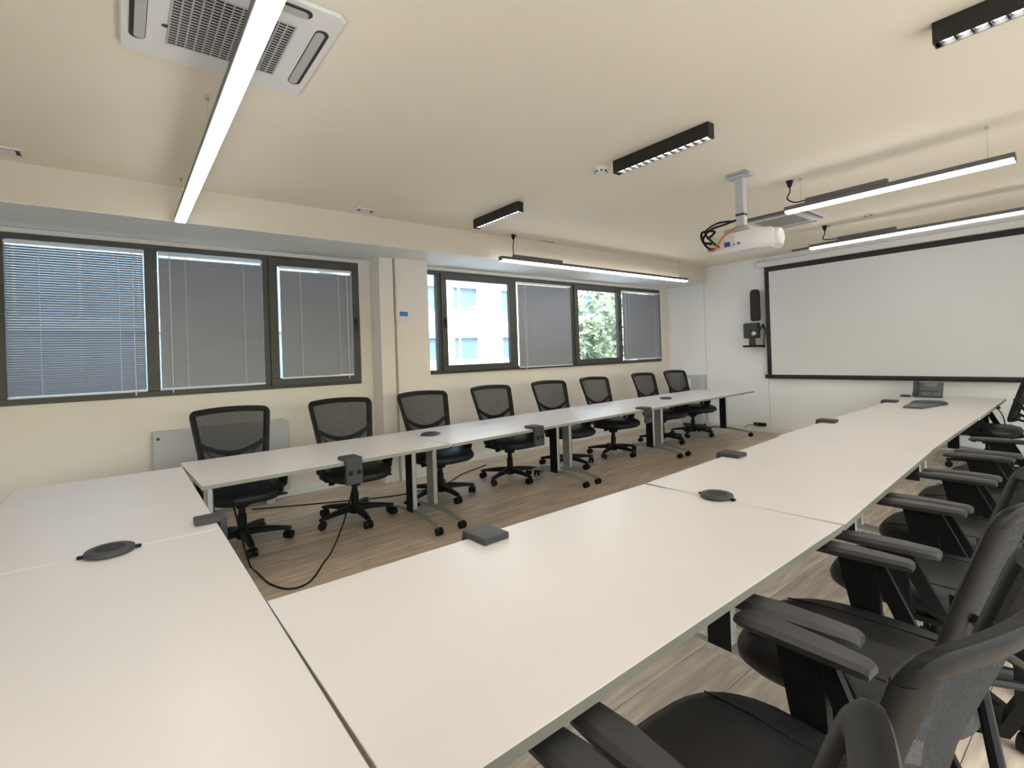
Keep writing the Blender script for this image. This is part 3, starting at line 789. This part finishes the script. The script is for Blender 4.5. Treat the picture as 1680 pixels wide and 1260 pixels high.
BX(-.1745, -.1690, .02, .235, .030, .135).obj('port_panel', 'cream', t, 0)
m = MB(); m.box(-.185, -.174, .055, .105, .045, .085, b=.002); m.box(-.182, -.174, -.03, -.010, .05, .068, b=.002); m.box(-.182, -.174, .015, .03, .05, .062, b=.002); m.obj('connector', 'blue_port', t, 0)
m = MB()
m.tube(smooth_path([(-.176, .20, .05), (-.24, .22, .05), (-.26, .26, .13), (-.20, .22, .22), (-.12, .12, .26), (-.03, .05, .30)]), .010, 8)
m.tube(smooth_path([(-.176, .16, .06), (-.25, .17, .09), (-.27, .23, .19), (-.21, .15, .26), (-.10, .08, .28)]), .009, 8)
m.tube(smooth_path([(-.176, .22, .10), (-.22, .28, .12), (-.25, .27, .20), (-.18, .19, .20), (-.22, .24, .14)]), .011, 8)
m.obj('cable', 'black_plastic', t)
m = MB()
m.tube(smooth_path([(-.176, .23, .035), (-.21, .20, .028), (-.22, .15, .06), (-.21, .10, .13), (-.15, .04, .19), (-.08, .02, .24)]), .007, 8); m.tube(smooth_path([(-.176, .21, .04), (-.215, .24, .035), (-.22, .16, .035)]), .007, 8)
m.obj('signal_wire', 'orange_wire', t)

# ------------------------------------------------------------------ screen wall
t = thing('projection_screen', 'large white projection screen with black border', 'screen', (8.56, 2.05, .93))
y0, y1, zt = 3.895-2.05, .16-2.05, 2.79-.93
BX(-.002, .003, y1+.07, y0-.07, .05, zt-.08).obj('screen_surface', 'screen_fabric', t, 0)
m = MB(); m.box(-.005, .003, y0-.07, y0, .05, zt); m.box(-.005, .003, y1, y1+.07, .05, zt); m.box(-.005, .003, y1+.07, y0-.07, zt-.08, zt)
m.obj('border', 'screen_black', t, 0)
MB().cyl((0, y0+.03, .025), (0, y1-.03, .025), .033, n=14).obj('weight_bar', 'screen_black', t)
BX(-.035, .058, y1-.08, y0+.10, zt+.003, zt+.10, b=.01).obj('roller_case', 'ac_white', t, 0)
m = MB(); m.box(-.02, .058, y0+.10, y0+.14, zt+.02, zt+.13, b=.004); m.obj('wall_bracket', 'cream', t, 0)
t = thing('wall_speaker', 'tall black rounded loudspeaker left of the screen', 'speaker', (8.50, 4.04, 1.90))
P = []
m = MB(); secs = []
for (z, k) in ((0, .75), (.02, .95), (.05, 1), (.45, 1), (.50, .93), (.525, .75), (.535, .45)):
    secs.append([(math.cos(2*PI*i/20)*.075*k, math.sin(2*PI*i/20)*.08*k, z) for i in range(20)])
m.strip(secs); m.obj('body', 'speaker_cloth', t, 50)
BX(.06, .115, -.03, .03, .16, .30, b=.004).obj('wall_bracket', 'black_plastic', t, 0)
t = thing('conference_camera', 'black conference camera on a wall bracket under the loudspeaker', 'camera', (8.48, 4.07, 1.44))
BX(-.07, .06, -.09, .15, .17, .43, b=.015).obj('body', 'charcoal', t, 0)
MB().lathe((-.07, -.04, .245), [(.038, 0), (.038, -.02), (.03, -.028), (.01, -.03)], 20, 'x').obj('lens', 'chrome', t)
MB().cyl((0, .03, .05), (0, .03, .17), .05, n=16).obj('neck', 'charcoal', t)
m = MB(); m.prism([(-.10, -.10), (.139, -.10), (.139, .15), (-.10, .15)], .02, .05, b=.006); m.obj('shelf', 'black_plastic', t, 0)
m = MB(); m.tube(smooth_path([(.05, -.09, .36), (.07, -.16, .33), (.09, -.14, .22), (.11, -.11, .10), (.10, -.13, .02), (.05, -.10, .02)]), .008, 8); m.tube(smooth_path([(.04, -.09, .30), (.08, -.13, .40), (.11, -.12, .30)]), .007, 8); m.obj('cable', 'black_plastic', t)
t = thing('floor_socket_strip', 'black socket strip with plug low on the screen wall', 'socket strip', (8.598, 4.07, .10))
BX(-.03, .02, -.10, .10, 0, .055, b=.006).obj('body', 'black_plastic', t, 0)
m = MB(); m.lathe((-.031, .04, .028), [(.02, 0), (.02, -.025), (.01, -.03)], 14, 'x'); m.tube([(-.06, .04, .028), (-.09, .12, .02), (-.05, .20, .0), (-.02, .26, -.06)], .005, 6); m.obj('plug', 'charcoal', t)
t = thing('fan_coil_unit', 'grey white fan coil cabinet in the corner by the screen wall', 'heater', (8.50, 5.27, 0))
BX(-.10, .105, -.22, .20, .06, .965, b=.01).obj('cabinet', 'convector', t, 0)
BX(-.106, -.0995, -.02, .04, .72, .90, b=.002).obj('control_panel', 'sign_white', t, 0)
BX(-.08, .09, -.20, .18, 0, .06).obj('plinth', 'charcoal', t, 0)
t = thing('convector_heater', 'grey white convector heater on the wall behind the first chair', 'heater', (.80, 5.70, 0))
BX(-.585, .585, -.09, .1195, .12, .855, b=.008).obj('cabinet', 'convector', t, 0)
MB().cyl((-.545, -.089, .80), (-.545, -.105, .80), .014, n=12).obj('knob', 'charcoal', t)
m = MB()
for q in (-.4, .4): m.box(q-.04, q+.04, -.05, .08, 0, .12)
m.obj('foot', 'convector', t, 0)
t = thing('wall_notice', 'small blue and white notice on the pier', 'sign', (2.70, 5.50, 1.88))
BX(-.068, .066, -.004, -.0005, 0, .155, b=.001).obj('card', 'sign_white', t, 0)
BX(-.055, .053, -.0055, -.0041, .095, .15).obj('printed_block', 'sign_blue', t, 0)

# ------------------------------------------------------------------ cables on the floor
def cable(label, pts, r=.006):
    o = MB().tube(smooth_path(pts), r, 6).obj('power_cable', 'black_plastic'); tag(o, label, 'cable', 'loose cables under the tables')
cable('black cable looping on the floor in front of the first chair', [(.60, 4.02, .50), (.66, 4.06, .20), (.70, 4.02, .012), (.715, 3.86, .006), (.745, 3.59, .006), (.83, 3.43, .006), (.96, 3.46, .006), (1.12, 3.70, .006), (1.21, 3.78, .05), (1.27, 3.66, .30), (1.30, 3.545, .565)])
cable('thin cable lying on the floor along the window side chairs', [(1.0, 5.55, .006), (1.6, 5.25, .006), (2.3, 4.95, .006), (2.9, 5.0, .006), (3.3, 5.25, .006), (3.8, 5.45, .006)])
cable('thin cable hanging under the far end of the near table', [(8.12, 1.10, .70), (8.16, 1.02, .55), (8.13, 1.00, .35), (8.06, 1.03, .1), (8.02, 1.10, .008)])
